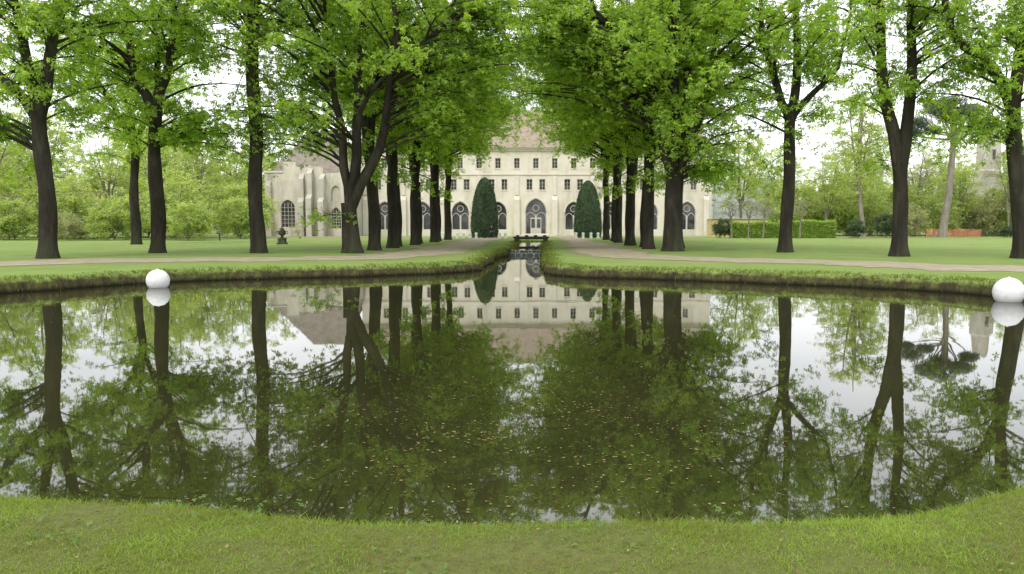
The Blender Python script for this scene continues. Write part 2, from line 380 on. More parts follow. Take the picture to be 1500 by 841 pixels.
def make_tree(seed,H,r0,fork,lean=(0,0),limbs=None,K=4,R=8,zc=13,Rz=8,zb=6,nt=90,ntw=7,nl=16,ls=.28,nleaf=5,
              spread=.5,trunk_sides=14,off=(0,0),width=.2,leader=False,minr=0.0,twl=1.0,lim=None,extra=(),droop=.45,shoots=0):
    """lim=(sign, zs, ls): how far the crown may reach on the avenue side at each height; extra: additional foliage boughs (centre, radii, n); shoots: leafy side shoots close to the limbs"""
    r=np.random.default_rng(seed); W=Wood()
    n=18; t=np.linspace(0,1,n); z=t**1.25*fork
    tp=np.stack([lean[0]*t**1.3+.06*np.sin(z*.9+seed)-.06*np.sin(seed),lean[1]*t**1.3+.06*np.cos(z*.8+seed),z],1); tp[0,2]=-.15
    tr=r0*(1-.22*t)+r0*.36*np.exp(-np.maximum(z,0)/.26)
    if fork>1: tr[-1]*=1.05
    W.tube(tp,tr,trunk_sides,.085,seed)
    top=tp[-1]; LP=[];LR=[]
    if limbs is None:
        limbs=[]
        for k in range(K):
            a=2*np.pi*(k+r.uniform(-.3,.3))/K; d=R*spread*r.uniform(.6,1.1)
            e=np.array([top[0]*.5+off[0]+d*math.cos(a),top[1]*.5+off[1]+d*math.sin(a),min(H-1,zc+Rz*r.uniform(.25,.65))])
            c=top+np.array([math.cos(a)*d*.42,math.sin(a)*d*.42,(e[2]-top[2])*.5])
            limbs.append((bez(top,c,e,11),r0*r.uniform(.48,.68)))
        if leader: limbs.append((bez(top,top+np.array([.3,.2,(H-fork)*.5]),np.array([lean[0]+.4,lean[1],H-1.5]),11),r0*.75))
    else:
        L2=[]
        for pl,rr in limbs:
            pl=np.array([list(top)]+[list(q) for q in pl],float)
            e=pl[-1]; dd=e-pl[-2]; dd/=np.linalg.norm(dd); 
            if e[2]<H-4: pl=np.vstack([pl,e+dd*2+np.array([r.uniform(-.6,.6),r.uniform(-.6,.6),(H-e[2])*.45]),])
            L2.append((catmull(pl,1.2,False),rr))
        limbs=L2
    for p,rr in limbs:
        p=np.asarray(p); m=len(p); w=np.cumsum(r.normal(0,.09,(m,3)),0); w-=w[0]; p=p+w
        rad=rr*(1-np.linspace(0,1,m)**1.15*.85)+.015
        p[0]=p[0]-np.array([0,0,.35*min(1,fork)])
        W.tube(p,rad,9,.06,seed+3)
        pp=np.linspace(0,1,m*3); q=np.stack([np.interp(pp,np.linspace(0,1,m),p[:,i]) for i in range(3)],1)
        LP.append(q[3:]); LR.append(np.interp(pp,np.linspace(0,1,m),rad)[3:])
    LP=np.concatenate(LP); LR=np.concatenate(LR)
    if fork>2:
        ii=tp[:,2]>fork*.7; LP=np.vstack([LP,tp[ii]]); LR=np.concatenate([LR,tr[ii]])
    T_all=[]
    while len(T_all)<nt:
        d=r.normal(0,1,3); d/=np.linalg.norm(d); rad=max(minr,r.uniform(0,1)**(1/2.3))
        T=np.array([off[0]+lean[0]*.6+R*d[0]*rad,off[1]+lean[1]*.6+R*d[1]*rad,zc+Rz*d[2]*rad])
        if T[2]<zb+r.uniform(0,1.2) or T[2]>H: continue
        if lim is not None and T[0]*lim[0]>np.interp(T[2],lim[1],lim[2]): continue
        T_all.append(T)
    for cen,rd,k in extra:
        for _ in range(k):
            d=r.normal(0,1,3); d/=np.linalg.norm(d); T_all.append(np.array(cen)+d*np.array(rd)*r.uniform(0,1)**.4)
    for _ in range(shoots):
        S=LP[r.integers(len(LP))]; a=r.uniform(0,6.283); T_all.append(S+np.array([math.cos(a),math.sin(a),0])*r.uniform(.6,1.6)+np.array([0,0,r.uniform(-.8,.5)]))
    C=[]
    for T in T_all:
        D=T-LP; hd=np.hypot(D[:,0],D[:,1]); cost=np.linalg.norm(D,axis=1)+1.6*np.maximum(0,LP[:,2]-T[2]+.25*hd)
        i=int(np.argmin(cost)); S=LP[i]; L=np.linalg.norm(T-S)
        c=(S+T)/2+np.array([r.normal(0,.1)*L,r.normal(0,.1)*L,.2*L])
        m=7; bp_=bez(S,c,T,m)+np.cumsum(r.normal(0,.035*max(L,1)/3,(m,3)),0)*np.linspace(0,1,m)[:,None]
        rs=min(.7*LR[i],.02+.0105*L); W.tube(bp_,np.linspace(rs,.012,m),5)
        for j in range(ntw):
            tt=r.uniform(.3,1)*(m-1); a=min(int(tt),m-2); q=bp_[a]+(bp_[a+1]-bp_[a])*(tt-a)
            tg=bp_[a+1]-bp_[a]; tg=tg/(np.linalg.norm(tg)+1e-9)
            dd=tg*.7+r.normal(0,.6,3)*np.array([1,1,.7])+np.array([0,0,.0]); dd/=np.linalg.norm(dd); l=r.uniform(.8,2.2)*twl
            tw=np.array([q,q+dd*l*.5+np.array([0,0,.04]),q+dd*l-np.array([0,0,.28*l])])
            W.tube(tw,[.015,.010,.005],3)
            u=r.uniform(.15,1.08,nl)[:,None]
            C.append(q+dd*l*u-np.array([0,0,.28])*u*u*l+r.normal(0,.16*max(1,ls/.28),(nl,3)))
    wood=mesh_np("trunk",np.concatenate(W.V),np.concatenate(W.F),smooth=True)
    V,F,tn=leaf_geo(np.concatenate(C),ls,nleaf,r=r,width=width,droop=droop)
    return wood, mesh_np("crown",V,F,tint=tn)

def place_tree(name,label,meshes,x,y,rot=0,scale=1,leaf=M_leaf,bark=M_bark,group=None,category="tree"):
    e=thing(name,label,category,(x,y,0),group,rot,scale)
    part("trunk",meshes[0],e,bark); part("crown",meshes[1],e,leaf); return e

G="chestnut trees around the pond"
KW=dict(ls=.215,width=.19,droop=.7)
tA=make_tree(11,21,.42,7.0,(-.1,0),[([(-1.1,0,8.2),(-2.6,.3,9.4),(-3.4,.5,11.5)],.24),([(.5,.2,9),(.9,.3,12)],.30),([(-.2,-.6,9.5),(-.5,-1,12)],.24)],R=7.6,zc=13.5,Rz=8,zb=5.8,nt=85,ntw=7,nl=14,extra=[((-4,0,6.6),(2.5,2.5,1),8)],shoots=12,**KW)
place_tree("chestnut_tree","tall chestnut with dark forked trunk beside gravel path",tA,-24.1,38.9,group=G)
tB=make_tree(12,22,.42,8.4,(.15,0),[([(-.9,0,10),(-1.5,.4,13)],.28),([(.7,.1,10.2),(1.2,0,13.5)],.30),([(.1,1,11)],.2)],R=7.6,zc=14,Rz=8.5,zb=6,nt=92,ntw=7,nl=14,extra=[((3.5,0,7),(3,2.5,1.3),12)],shoots=12,**KW)
place_tree("chestnut_tree","chestnut with high forked trunk on the lawn edge",tB,-22.5,46.7,group=G)
tB2=make_tree(13,20,.40,8.5,(.2,0),K=4,R=7.5,zc=13.5,Rz=8,zb=6.5,nt=80,ntw=6,nl=12,ls=.25,shoots=12)
place_tree("chestnut_tree","straight dark chestnut trunk standing on shaded lawn",tB2,-34.5,68,group=G)
tC=make_tree(14,24,.42,15.5,(.05,0),K=4,R=5.6,zc=16,Rz=8,zb=8,nt=66,ntw=6,nl=13,leader=True,shoots=8,**KW)
place_tree("lime_tree","straight unforked bare trunk rising from lawn",tC,-16.5,46.7,group="tall straight trees by the path")
tD=make_tree(15,22,.54,2.9,(-.05,0),[([(-.7,0,5),(-1.0,.1,7.5),(-1.5,.2,10.5),(-1.8,.2,14)],.27),([(.0,.3,5.5),(-.05,.6,8.5),(.2,.8,11),(.3,.8,15)],.31),([(.85,-.1,4.8),(1.5,0,7.4),(1.8,.2,11),(1.9,.2,14.5)],.32),([(.4,-.4,5),(.9,-1.1,8),(3.2,-1.2,11),(5.8,-1,13)],.18)],
             R=9.4,zc=13.3,Rz=9.2,zb=6.6,nt=112,ntw=7,nl=14,off=(.2,0),lim=(1,[5,7,9,12],[3.4,6.4,8.6,11]),extra=[((8.6,0,13.4),(3.8,3,4.2),48),((6.2,0,8.4),(1.6,2,1.6),8),((-5.5,0,7.8),(3.2,2.5,1.4),13)],shoots=14,**KW)
place_tree("chestnut_tree","massive chestnut dividing low into several limbs",tD,-11.0,46.7,group="chestnut avenue along the canal")
tE=make_tree(16,22,.60,4.6,(.0,0),[([(-.6,0,6.5),(-1.0,.2,10),(-2.4,.2,13),(-4.8,0,15)],.33),([(.4,.3,7),(.7,.3,11),(.8,.2,15)],.38),([(.8,-.3,6.5),(1.7,-.2,9.5),(2.1,-.2,14)],.27),([(-.1,-.7,7),(-.3,-1.3,10)],.25)],
             R=9.4,zc=12.6,Rz=9.4,zb=5.6,nt=112,ntw=7,nl=14,off=(-.2,0),lim=(-1,[5,8,10,12.5],[1.6,3.6,6.4,10.6]),extra=[((-8.8,0,13.6),(3.8,3,4.2),48),((2.6,0,4.8),(1.6,2,1.1),12)],shoots=16,**KW)
place_tree("chestnut_tree","thick chestnut with low hanging foliage over path",tE,8.3,50,group="chestnut avenue along the canal")
tF=make_tree(17,21,.40,8.2,(.1,0),[([(-.9,0,10),(-1.8,.3,13)],.26),([(.3,.2,10.5),(.5,.2,14)],.30),([(1.2,-.2,9.6),(2.8,0,11.2)],.2)],R=6.9,zc=13.5,Rz=8,zb=6.6,nt=76,ntw=7,nl=11,shoots=14,**KW)
place_tree("chestnut_tree","slender chestnut with ridged trunk on grass verge",tF,14.7,47.9,group=G)
tG=make_tree(18,21,.42,4.8,(-.2,0),[([(-.8,0,7.4),(-1.2,.1,10.5),(-1.35,.1,13.5)],.32),([(.1,.1,7.6),(.3,.2,10.5),(.2,.3,13.5)],.32)],R=6.6,zc=14,Rz=7.5,zb=7.4,nt=62,ntw=7,nl=10,shoots=12,**KW)
place_tree("chestnut_tree","chestnut split into two upright stems",tG,18.7,41.5,group=G)
tH=make_tree(19,20,.41,7.4,(-.75,0),[([(-1.6,.2,9.2),(-3.3,.2,10.6),(-4.0,.2,13)],.26),([(-.6,-.2,10),(-.1,-.2,13)],.30)],R=6.8,zc=13,Rz=7.5,zb=6.4,nt=74,ntw=7,nl=10,extra=[((-1.5,0,6.6),(2.2,2,1),7)],shoots=14,**KW)
place_tree("chestnut_tree","leaning chestnut with bent upper limb near path",tH,23.5,38.9,group=G)

LIM=(1,[5,8,10,13,16],[1.0,2.0,3.8,7.2,9.2])
EX=[((8.0,0,14.6),(2.6,3,3),14),((4.8,0,10.8),(2.2,2.5,1.2),6)]
vA=make_tree(31,21,.44,5.6,K=5,R=8.6,zc=13.4,Rz=8.0,zb=7.2,nt=72,ntw=7,nl=12,ls=.24,lim=LIM,extra=EX,spread=.26,shoots=10,droop=.6)
vB=make_tree(32,21,.42,7,(.15,.1),K=4,R=8.6,zc=13.6,Rz=8.0,zb=7.2,nt=72,ntw=7,nl=12,ls=.24,leader=True,lim=LIM,extra=EX,spread=.26,shoots=10,droop=.6)
GA="chestnut avenue along the canal"
for i,(x,y) in enumerate([(-10.8,51.5),(-10.6,57),(-11.2,61.5),(-10.4,66),(-11.0,71),(-10.3,77),(-10.8,83),(-10.5,90)]):
    place_tree("chestnut_tree","avenue chestnut with dark trunk beside gravel walk",(vA,vB)[i%2],x,y,rot=(-.3,.35,.1,-.4,.25,-.1,.3,0)[i],scale=.94+.03*(i%3),group=GA)
for i,(x,y) in enumerate([(7.4,54.5),(7.9,59.5),(7.2,64),(7.8,69.5),(7.3,75),(7.7,82),(7.4,89.5),(9.8,57)]):
    place_tree("chestnut_tree","avenue chestnut with dark trunk beside gravel walk",(vB,vA)[i%2],x,y,rot=math.pi+(.3,-.25,.4,0,-.35,.2,-.1,.1)[i],scale=.92+.04*(i%3),group=GA)

# ------------------------------------------------------------------ background trees and shrubs
bA=make_tree(41,16,.2,4,K=4,R=4.6,zc=9.5,Rz=6,zb=3.2,nt=65,ntw=6,nl=12,ls=.25,nleaf=3,width=.26,leader=True)
bB=make_tree(42,15,.18,3,K=5,R=5,zc=9,Rz=5.8,zb=2.5,nt=65,ntw=6,nl=10,ls=.24,nleaf=3,width=.26)
bC=make_tree(43,14,.18,3.5,K=5,R=4.5,zc=9,Rz=5,zb=3,nt=60,ntw=8,nl=4,ls=.2,nleaf=2,width=.2)
GB="young trees in the parkland"
L=[(-64,92,bA,1.05,0),(-56,104,bB,1.05,1),(-70,112,bA,1.25,0),(-48,112,bA,1.0,0),(-60,125,bB,1.3,0),(-78,118,bC,1.1,2),(-44,128,bB,1.2,0),
   (-72,98,bC,.85,2),(-84,126,bB,1.2,0),(-66,134,bA,1.35,0),(-52,136,bB,1.3,1),(-54,118,bA,1.1,0),(-74,104,bB,1.0,1),
   (32,128,bA,1.15,0),(42,118,bB,.85,0),(50,128,bA,1.0,0),(61,130,bC,1.1,2),(68.5,117,bC,1.0,2),(80,132,bA,1.2,0),(66,108,bC,.6,2),(90,124,bB,1.1,0),(56,136,bB,1.1,0),(68,138,bB,1.2,1),(42,138,bB,1.1,0),(71.5,116,bA,.95,0),(62.5,120,bA,.8,0),(77,120,bB,1.0,1)]
for i,(x,y,ms,s_,kind) in enumerate(L):
    lm={0:M_pale,1:M_pale,2:M_brownleaf}[kind]
    lab={0:"young tree in pale spring leaf on lawn",1:"broad young tree in fresh pale leaf",2:"nearly bare tree with brown budding twigs"}[kind]
    place_tree("young_tree",lab,ms,x,y,rot=i*1.7,scale=s_,leaf=lm,bark=M_palebark,group=GB)
tp_=make_tree(51,22,.3,7,(-.8,0),K=4,R=5.2,zc=14,Rz=7.5,zb=6,nt=75,ntw=6,nl=10,ls=.26,nleaf=3,width=.28,leader=True)
place_tree("birch_tree","tall pale tree with thin leaning trunk",tp_,44.5,110,leaf=M_pale,bark=M_palebark)
def bcopy(ms): return (ms[0].copy(),ms[1].copy())
sA=make_tree(61,4.6,.05,.25,K=8,R=2.7,zc=2.3,Rz=2.2,zb=.2,nt=75,ntw=7,nl=14,ls=.16,nleaf=3,width=.28,spread=.7,twl=.6)
sB=make_tree(62,4.2,.04,.25,K=9,R=2.3,zc=2.2,Rz=2.0,zb=.3,nt=65,ntw=7,nl=8,ls=.14,nleaf=3,width=.28,spread=.7,twl=.7)
sP=bcopy(sA); sY=bcopy(sA)
sR=make_tree(63,5.5,.05,.25,K=9,R=2.0,zc=3,Rz=2.6,zb=.5,nt=75,ntw=7,nl=10,ls=.16,nleaf=3,width=.28,spread=.6,twl=.8)
GS="shrubs bordering the lawn"
for i,(x,y,ms,s_,lab) in enumerate([
    (-58,88,sA,1.0,"g"),(-53,91,sR,1.25,"g"),(-47,88,sA,1.05,"g"),(-42,92,sR,1.4,"g"),(-38,86,sA,.9,"g"),(-62,93,sB,1.3,"b"),(-50,84,sB,.7,"b"),
    (-67,90,sB,1.1,"b"),(-56,97,sP,1.3,"p"),(-72,100,sR,1.4,"g"),(-60,104,sA,1.6,"g"),(-46,99,sR,1.4,"g"),(-36.5,97,sA,1.1,"g"),(-64,86,sR,.8,"g"),
    (-50,106,sA,1.7,"g"),(-41,108,sA,1.6,"g"),(-68,108,sA,1.8,"g"),(-76,110,sR,1.7,"g"),(-55,112,sA,1.7,"g"),
    (24,104,sY,.55,"y"),(45,104,sY,.7,"y"),(39.5,100,sY,.5,"y"),(52,113,sB,1.1,"b"),(59,118,sR,1.1,"g"),(67,120,sB,1.4,"b"),(49,118,sR,1.2,"g"),
    (73,112,sY,.6,"y"),(83,115,sB,1.3,"b"),(78,118,sA,1.2,"g"),(62,106,sY,.35,"y"),(48,124,sA,1.6,"g"),(56,126,sA,1.7,"g"),(75,126,sA,1.6,"g"),(64,124,sB,1.8,"b"),
    (40,126,sA,1.8,"g"),(52,132,sA,2.0,"g"),(62,134,sA,2.0,"g"),(82,126,sA,1.9,"g"),(69,122,sR,1.3,"g")]):
    info={"g":("leafy green shrub at the lawn edge",M_pale),"b":("brown twiggy shrub coming into bud",M_brownleaf),"p":("purple-leaved shrub among green bushes",M_purple),"y":("low dark evergreen bush on lawn",M_yew)}[lab]
    place_tree("shrub",info[0],ms,x,y,rot=i*2.3,scale=s_,leaf=info[1],bark=M_palebark,group=GS,category="shrub")

pl=make_tree(71,5,.09,2.3,K=6,R=1.3,zc=3.6,Rz=1.3,zb=2.4,nt=26,ntw=6,nl=2,ls=.1,nleaf=2,twl=.5)
for i,x in enumerate((23.2,25.2,27.0,31.5)):
    place_tree("pollard_tree","small bare pollarded tree in front of hedge",pl,x,97,rot=i*1.1,leaf=M_brownleaf,bark=M_palebark,group="pollarded trees by the hedge")

# umbrella pine
W=Wood(); r=np.random.default_rng(5)
tz=np.linspace(0,1,14); tpn=np.stack([1.5*tz**1.4+.35*np.sin(tz*4),0*tz,tz*16.5-.1],1); W.tube(tpn,.55*(1-.45*tz)+.2*np.exp(-tz*16/.4),12,.05)
Cc=[]
for (ax,ay,az,rr) in [(-3.6,.5,15.6,1.9),(-1.6,-1,17.1,2.1),(.8,.6,18.3,2.2),(3.2,0,17.3,1.9),(4.0,-.8,15.6,1.5),(1.2,1.8,16.6,1.8),(-.6,1.6,18.1,1.7),(2,-2,16.8,1.8),(-2.6,-1.6,14.4,1.3),(-4.4,0,14.2,1.1)]:
    st=tpn[-3]+np.array([0,0,r.uniform(-1.5,.6)]); e=np.array([ax,ay,az-.3]); W.tube(bez(st,(st+e)/2+np.array([0,0,-.3]),e,6),np.linspace(.17,.04,6),6)
    d=r.normal(0,1,(650,3)); d/=np.linalg.norm(d,axis=1)[:,None]; d*=(r.uniform(0,1,650)**.5)[:,None]
    Cc.append(np.array([ax,ay,az])+d*np.array([rr,rr,rr*.48]))
V,F,tn=leaf_geo(np.concatenate(Cc),.3,4,width=.16,r=r,jit=1.2)
place_tree("pine_tree","umbrella pine with pale leaning trunk",(mesh_np("trunk",np.concatenate(W.V),np.concatenate(W.F),True),mesh_np("crown",V,F,tint=tn)),55.3,110,leaf=M_pine,bark=M_palebark)

# clipped yews
def yew(seed,h,R0):
    r=np.random.default_rng(seed); prof=lambda t: R0*np.sqrt(np.clip(1-t**2.1,0,1))*(0.88+.12*np.clip(t*6,0,1))
    n=20; k=28; t=np.linspace(0,1,n)
    V=[];F=[]
    for i in range(n):
        for j in range(k):
            a=2*math.pi*j/k; rr=max(.02,prof(t[i])*(.93+.03*math.sin(5*a+t[i]*9)+.02*math.sin(11*a-7*t[i])))
            V.append((rr*math.cos(a),rr*math.sin(a),.12+t[i]*(h-.2)))
    for i in range(n-1):
        for j in range(k): F.append((i*k+j,i*k+(j+1)%k,(i+1)*k+(j+1)%k,(i+1)*k+j))
    nb=len(F); V=np.array(V)
    m=9000; tt=r.uniform(0,1,m)**1.15; a=r.uniform(0,2*np.pi,m); rr=prof(tt)*(.97+.05*r.normal(0,1,m)*.6)
    C=np.stack([rr*np.cos(a),rr*np.sin(a),.12+tt*(h-.12)],1); up=np.stack([np.cos(a),np.sin(a),.5+tt*.8],1)
    V2_,F2,tn=leaf_geo(C,.15,3,up=up,width=.25,r=r)
    V=np.vstack([V,V2_]); F=np.vstack([np.array(F),F2+n*k]); tn=np.concatenate([np.full(nb,.1),tn])
    g=Geo(); g.lathe([(.2,-.1),(.17,.6),(.1,2)],8)
    return g.mesh("trunk"), mesh_np("crown",V,F,tint=tn)
place_tree("yew_tree","clipped cone-shaped yew on the forecourt lawn",yew(1,7.9,1.9),-7.35,105,leaf=M_yew,group="clipped yews before the abbey")
place_tree("yew_tree","clipped cone-shaped yew on the forecourt lawn",yew(2,7.5,1.9),6.2,105,leaf=M_yew,group="clipped yews before the abbey")

def hedge(L_,d,h,seed=3):
    r=np.random.default_rng(seed); g=Geo(); g.box(-L_/2+.1,L_/2-.1,-d/2+.1,d/2-.1,-.05,h-.15)
    V=np.array(g.v); F=np.array(g.f); m=9000
    C=np.column_stack([r.uniform(-L_/2,L_/2,m),np.full(m,-d/2),r.uniform(0.05,h,m)]); C[:,1]+=r.normal(0,.07,m)
    k=m//3; C[:k,1]=r.uniform(-d/2,d/2,k); C[:k,2]=h+r.normal(0,.07,k)
    C[:,2]+=.07*np.sin(C[:,0]*1.7+seed)*(C[:,2]>h*.6)
    V2_,F2,tn=leaf_geo(C,.17,3,width=.28,r=r,jit=1)
    return mesh_np("hedge",np.vstack([V,V2_]),np.vstack([F,F2+len(V)]),tint=np.concatenate([np.full(len(F),.15),tn]))
for i,(x,L_,h) in enumerate([(27.5,6.2,1.85),(34.3,7,2.1)]):
    o=solo("hedge",hedge(L_,1.4,h,i),M_hedge,(x,103,0)); o["label"]="neatly clipped green box hedge on lawn"; o["category"]="hedge"; o["group"]="clipped hedges"

# distant woods
r=np.random.default_rng(77); Cs=[]; 
W=Wood()
for i in range(230):
    a=r.uniform(-1,1); x=a*240; y=r.uniform(165,240)
    h=r.uniform(10,18); R_=r.uniform(3.5,6.5); n_=230
    d=r.normal(0,1,(n_,3)); d/=np.linalg.norm(d,axis=1)[:,None]; d*=(r.uniform(0,1,n_)**.4)[:,None]
    Cs.append(np.array([x,y,h*.5])+d*np.array([R_,R_,h*.5]))
    W.tube(np.array([[x,y,-.2],[x+r.normal(0,.4),y,h*.5],[x+r.normal(0,.8),y,h*.9]]),[.3,.2,.05],5)
V,F,tn=leaf_geo(np.concatenate(Cs),.8,4,width=.3,r=r,jit=1)
fw=mesh_np("far_woods",np.vstack([V,np.concatenate(W.V)]),np.vstack([F,np.concatenate(W.F)+len(V)]),tint=np.concatenate([np.clip(tn,0,1),np.full(sum(len(f) for f in W.F),.0)]))
M_far=leaf_mat("hazed_far_leaves",(0.27,0.31,0.19),(0.37,0.43,0.25),(0.48,0.54,0.34),.45,.05)  # pale leaf green with distance haze mixed into the colour
solo("far_woods",fw,M_far,kind="stuff",label="distant woodland in pale spring leaf, haze in its colour",category="woods")

# ------------------------------------------------------------------ grass blades
def blades(C, n_, h, w, r, lean=.6):
    a=r.uniform(0,2*np.pi,n_); hh=h*r.uniform(.5,1.4,n_); la=r.uniform(0,2*np.pi,n_); ll=np.abs(r.normal(0,lean,n_))*hh
    s_=np.stack([np.cos(a),np.sin(a),0*a],1)*(w*r.uniform(.6,1.3,n_))[:,None]
    l_=np.stack([np.cos(la)*ll,np.sin(la)*ll,hh],1)
    p1=C-s_; p2=C+s_; mid=C+l_*np.array([.38,.38,.6]); p3=mid+s_*.7; p4=mid-s_*.7; tip=C+l_*np.array([1,1,.92])
    V=np.stack([p1,p2,p3,p4,tip+s_*.05,tip-s_*.05],1).reshape(-1,3)
    b=np.arange(n_)[:,None]*6
    F=np.concatenate([b+np.array([[0,1,2,3]]),b+np.array([[3,2,4,5]])],1).reshape(-1,4)
    return V,F
r=np.random.default_rng(8)
def cand(n_,x0,x1,y0,y1): return np.stack([r.uniform(x0,x1,n_),r.uniform(y0,y1,n_)],1)
q=np.vstack([cand(230000,-4.6,4.4,3.2,5.2),cand(26000,-9,9,2.4,6.4)])
sd=sdist(q); ok=sd>.03; q=q[ok]; sd=sd[ok]
def fbm(q,ph=0.0):
    x,y=q[:,0],q[:,1]; v=0; a=.5
    for k,(fx,fy,p) in enumerate([(2.1,1.7,.3),(4.7,-3.9,1.1),(8.3,9.1,2.0),(17,-15,.7),(31,29,1.9)]):
        v=v+a*np.sin(fx*x+fy*y*.6+p+ph+1.3*np.sin(fy*y-fx*.4*x+p*2+ph)); a*=.72
    return np.clip(.5+.36*v,0,1)
clump=fbm(q); patch=fbm(q*.6,2.2)
keep=r.random(len(q))<.25+.75*clump; q=q[keep]; sd=sd[keep]; clump=clump[keep]; patch=patch[keep]
Cg=np.column_stack([q,ground_z(sd,q[:,0],q[:,1])-.004]); 
hgt=.011+.018*clump+.022*(sd<.25)
V,F=blades(Cg,len(Cg),hgt,.0023,r,1.15)
tn=np.repeat(np.clip(-.08+.42*clump*r.uniform(.4,1.2,len(Cg))+.65*patch+r.normal(0,.2,len(Cg)),0,1),2)
solo("lawn_grass",mesh_np("lawn_grass",V,F,tint=tn),M_grassb,kind="stuff",label="short mown grass blades on the near bank",category="grass")
idx=np.where((O[:,1]<6)&(np.abs(O[:,0])<8))[0]; bc=O[r.choice(idx,150)]+r.normal(0,.05,(150,2))
bc=bc[sdist(bc)>-.05]; Cc=np.repeat(bc,12,0)+r.normal(0,.03,(len(bc)*12,2)); sd=sdist(Cc); Cc=Cc[sd>.0]; sd=sd[sd>.0]
V,F=blades(np.column_stack([Cc,ground_z(sd,Cc[:,0],Cc[:,1])]),len(Cc),r.uniform(.05,.10,len(Cc)),.0022,r,.5)
solo("edge_grass",mesh_np("edge_grass",V,F,tint=np.repeat(r.uniform(.2,1,len(Cc)),2)),M_grassb,kind="stuff",label="longer grass tufts overhanging the water",category="grass")
idx=np.where(O[:,1]>7)[0]; m_=50000
ii=r.choice(idx,m_); off=np.abs(r.normal(.0,.35,m_))+.04; q=O[ii]+nrm[ii]*off[:,None]+r.normal(0,.08,(m_,2))
sd=sdist(q); ok=(sd>.02); q=q[ok]; sd=sd[ok]; Cb=np.column_stack([q,ground_z(sd,q[:,0],q[:,1])])
cb=fbm(q*.3)
V,F=blades(Cb,len(Cb),np.where(sd<.2,.15,.05)*(.5+1.1*cb),.010,r,.9)
tn=np.clip(np.where(sd<.22,r.uniform(.0,.45,len(sd))+1.1*(cb-.45),r.uniform(.3,1,len(sd))),0,1)
V3=V.reshape(-1,6,3); dr=(sd<.18)&(r.random(len(sd))<.25+.7*cb); k_=r.uniform(.05,.30,len(sd))*(.4+cb); V3[dr,4:,2]-=(k_*1.4)[dr][:,None]; V3[dr,2:4,2]-=(k_*.5)[dr][:,None]
V3[...,2]=np.maximum(V3[...,2],-.47)
solo("bank_grass",mesh_np("bank_grass",V3.reshape(-1,3),F,tint=np.repeat(tn,2)),M_bankb,kind="stuff",label="rough grass and dry straw along the bank",category="grass")
q=cand(3000,-5,5,3.2,5.0); sd=sdist(q); q=q[sd>.1]; cl=np.sin(q[:,0]*3.3+1)*np.sin(q[:,1]*5+q[:,0]); q=q[cl>.3]
V,F,tn=leaf_geo(np.column_stack([q,np.full(len(q),.018)]),.016,4,width=.38,droop=.1,r=r,jit=.25)
M_weed=leaf_mat("weed_leaves",(0.06,0.11,0.02),(0.10,0.17,0.03),(0.16,0.24,0.05),.3,1)
solo("lawn_clover",mesh_np("lawn_clover",V,F,tint=tn),M_weed,kind="stuff",label="small broad-leaved weeds in the grass",category="weeds")
q=cand(700,-5,5,3.2,5.0); sd=sdist(q); q=q[sd>.05]
V,F,tn=leaf_geo(np.column_stack([q,np.full(len(q),.024)]),.02,1,width=.3,droop=.0,r=r,jit=.4)
solo("fallen_petals",mesh_np("fallen_petals",V,F,tint=tn),M_litter,kind="stuff",label="dry bud scales scattered on the grass",category="leaf litter")

n_=2900; q=np.stack([r.normal(-.1,1.45,n_),r.normal(8.2,1.7,n_)],1)
q2=cand(350,-12,12,6,26); q=np.vstack([q,q2]); cl=np.sin(q[:,0]*2.3+np.sin(q[:,1]*1.7))*np.sin(q[:,1]*2.9+1)+r.normal(0,.6,len(q)); q=q[cl>-.1]
q=q[(sdist(q)<-.25)]
n_=len(q); a=r.uniform(0,2*np.pi,n_); l=r.uniform(.006,.023,n_); u=np.stack([np.cos(a),np.sin(a),0*a],1)*l[:,None]; v=np.stack([-np.sin(a),np.cos(a),0*a],1)*l[:,None]*r.uniform(.35,.8,n_)[:,None]
C0=np.column_stack([q,np.full(n_,-.446)]); 
V=np.stack([C0-u,C0-v,C0+u,C0+v],1).reshape(-1,3); V[:,2]+=r.uniform(0,.003,len(V))
solo("floating_litter",mesh_np("floating_litter",V,np.arange(len(V)).reshape(-1,4),tint=r.uniform(0,1,n_)),M_litter,kind="stuff",label="fallen bud scales floating on the pond",category="leaf litter")

# ------------------------------------------------------------------ floats
def uvs(rad,n=28,k=40):
    g=Geo(); prof=[]
    for i in range(n+1):
        t=-math.pi/2+math.pi*i/n; rr=rad
        if i==n//2: rr=rad*.988
        prof.append((max(.002,rr*math.cos(t)),rr*math.sin(t)))
    g.lathe(prof,k); return g.mesh("float_body",True)
def floater(x,y,R_,tilt,lab):
    e=thing("floating_sphere",lab,"float",(x,y,-.45),"white spheres floating on the pond")
    o=part("sphere_shell",uvs(R_),e,M_float,(0,0,R_*.66)); o.rotation_euler=(tilt,tilt*.6,0)
    g=Geo(); g.lathe([(R_*.5,-.12),(R_*.78,-.1),(R_*.80,-.02),(R_*.74,.012),(R_*.6,.012)],32); part("base_ring",g.mesh("base_ring",True),e,M_rubber)
    g=Geo(); g.lathe([(.03,0),(.03,.012),(.012,.018),(.012,.03),(.004,.034)],12); part("top_cap",g.mesh("top_cap",True),e,M_float,(0,0,R_*1.655))
floater(-12.67,26.3,.365,.25,"large white plastic sphere floating near the bank")
floater(12.62,21.4,.395,.12,"large white plastic sphere moored beside grassy bank")

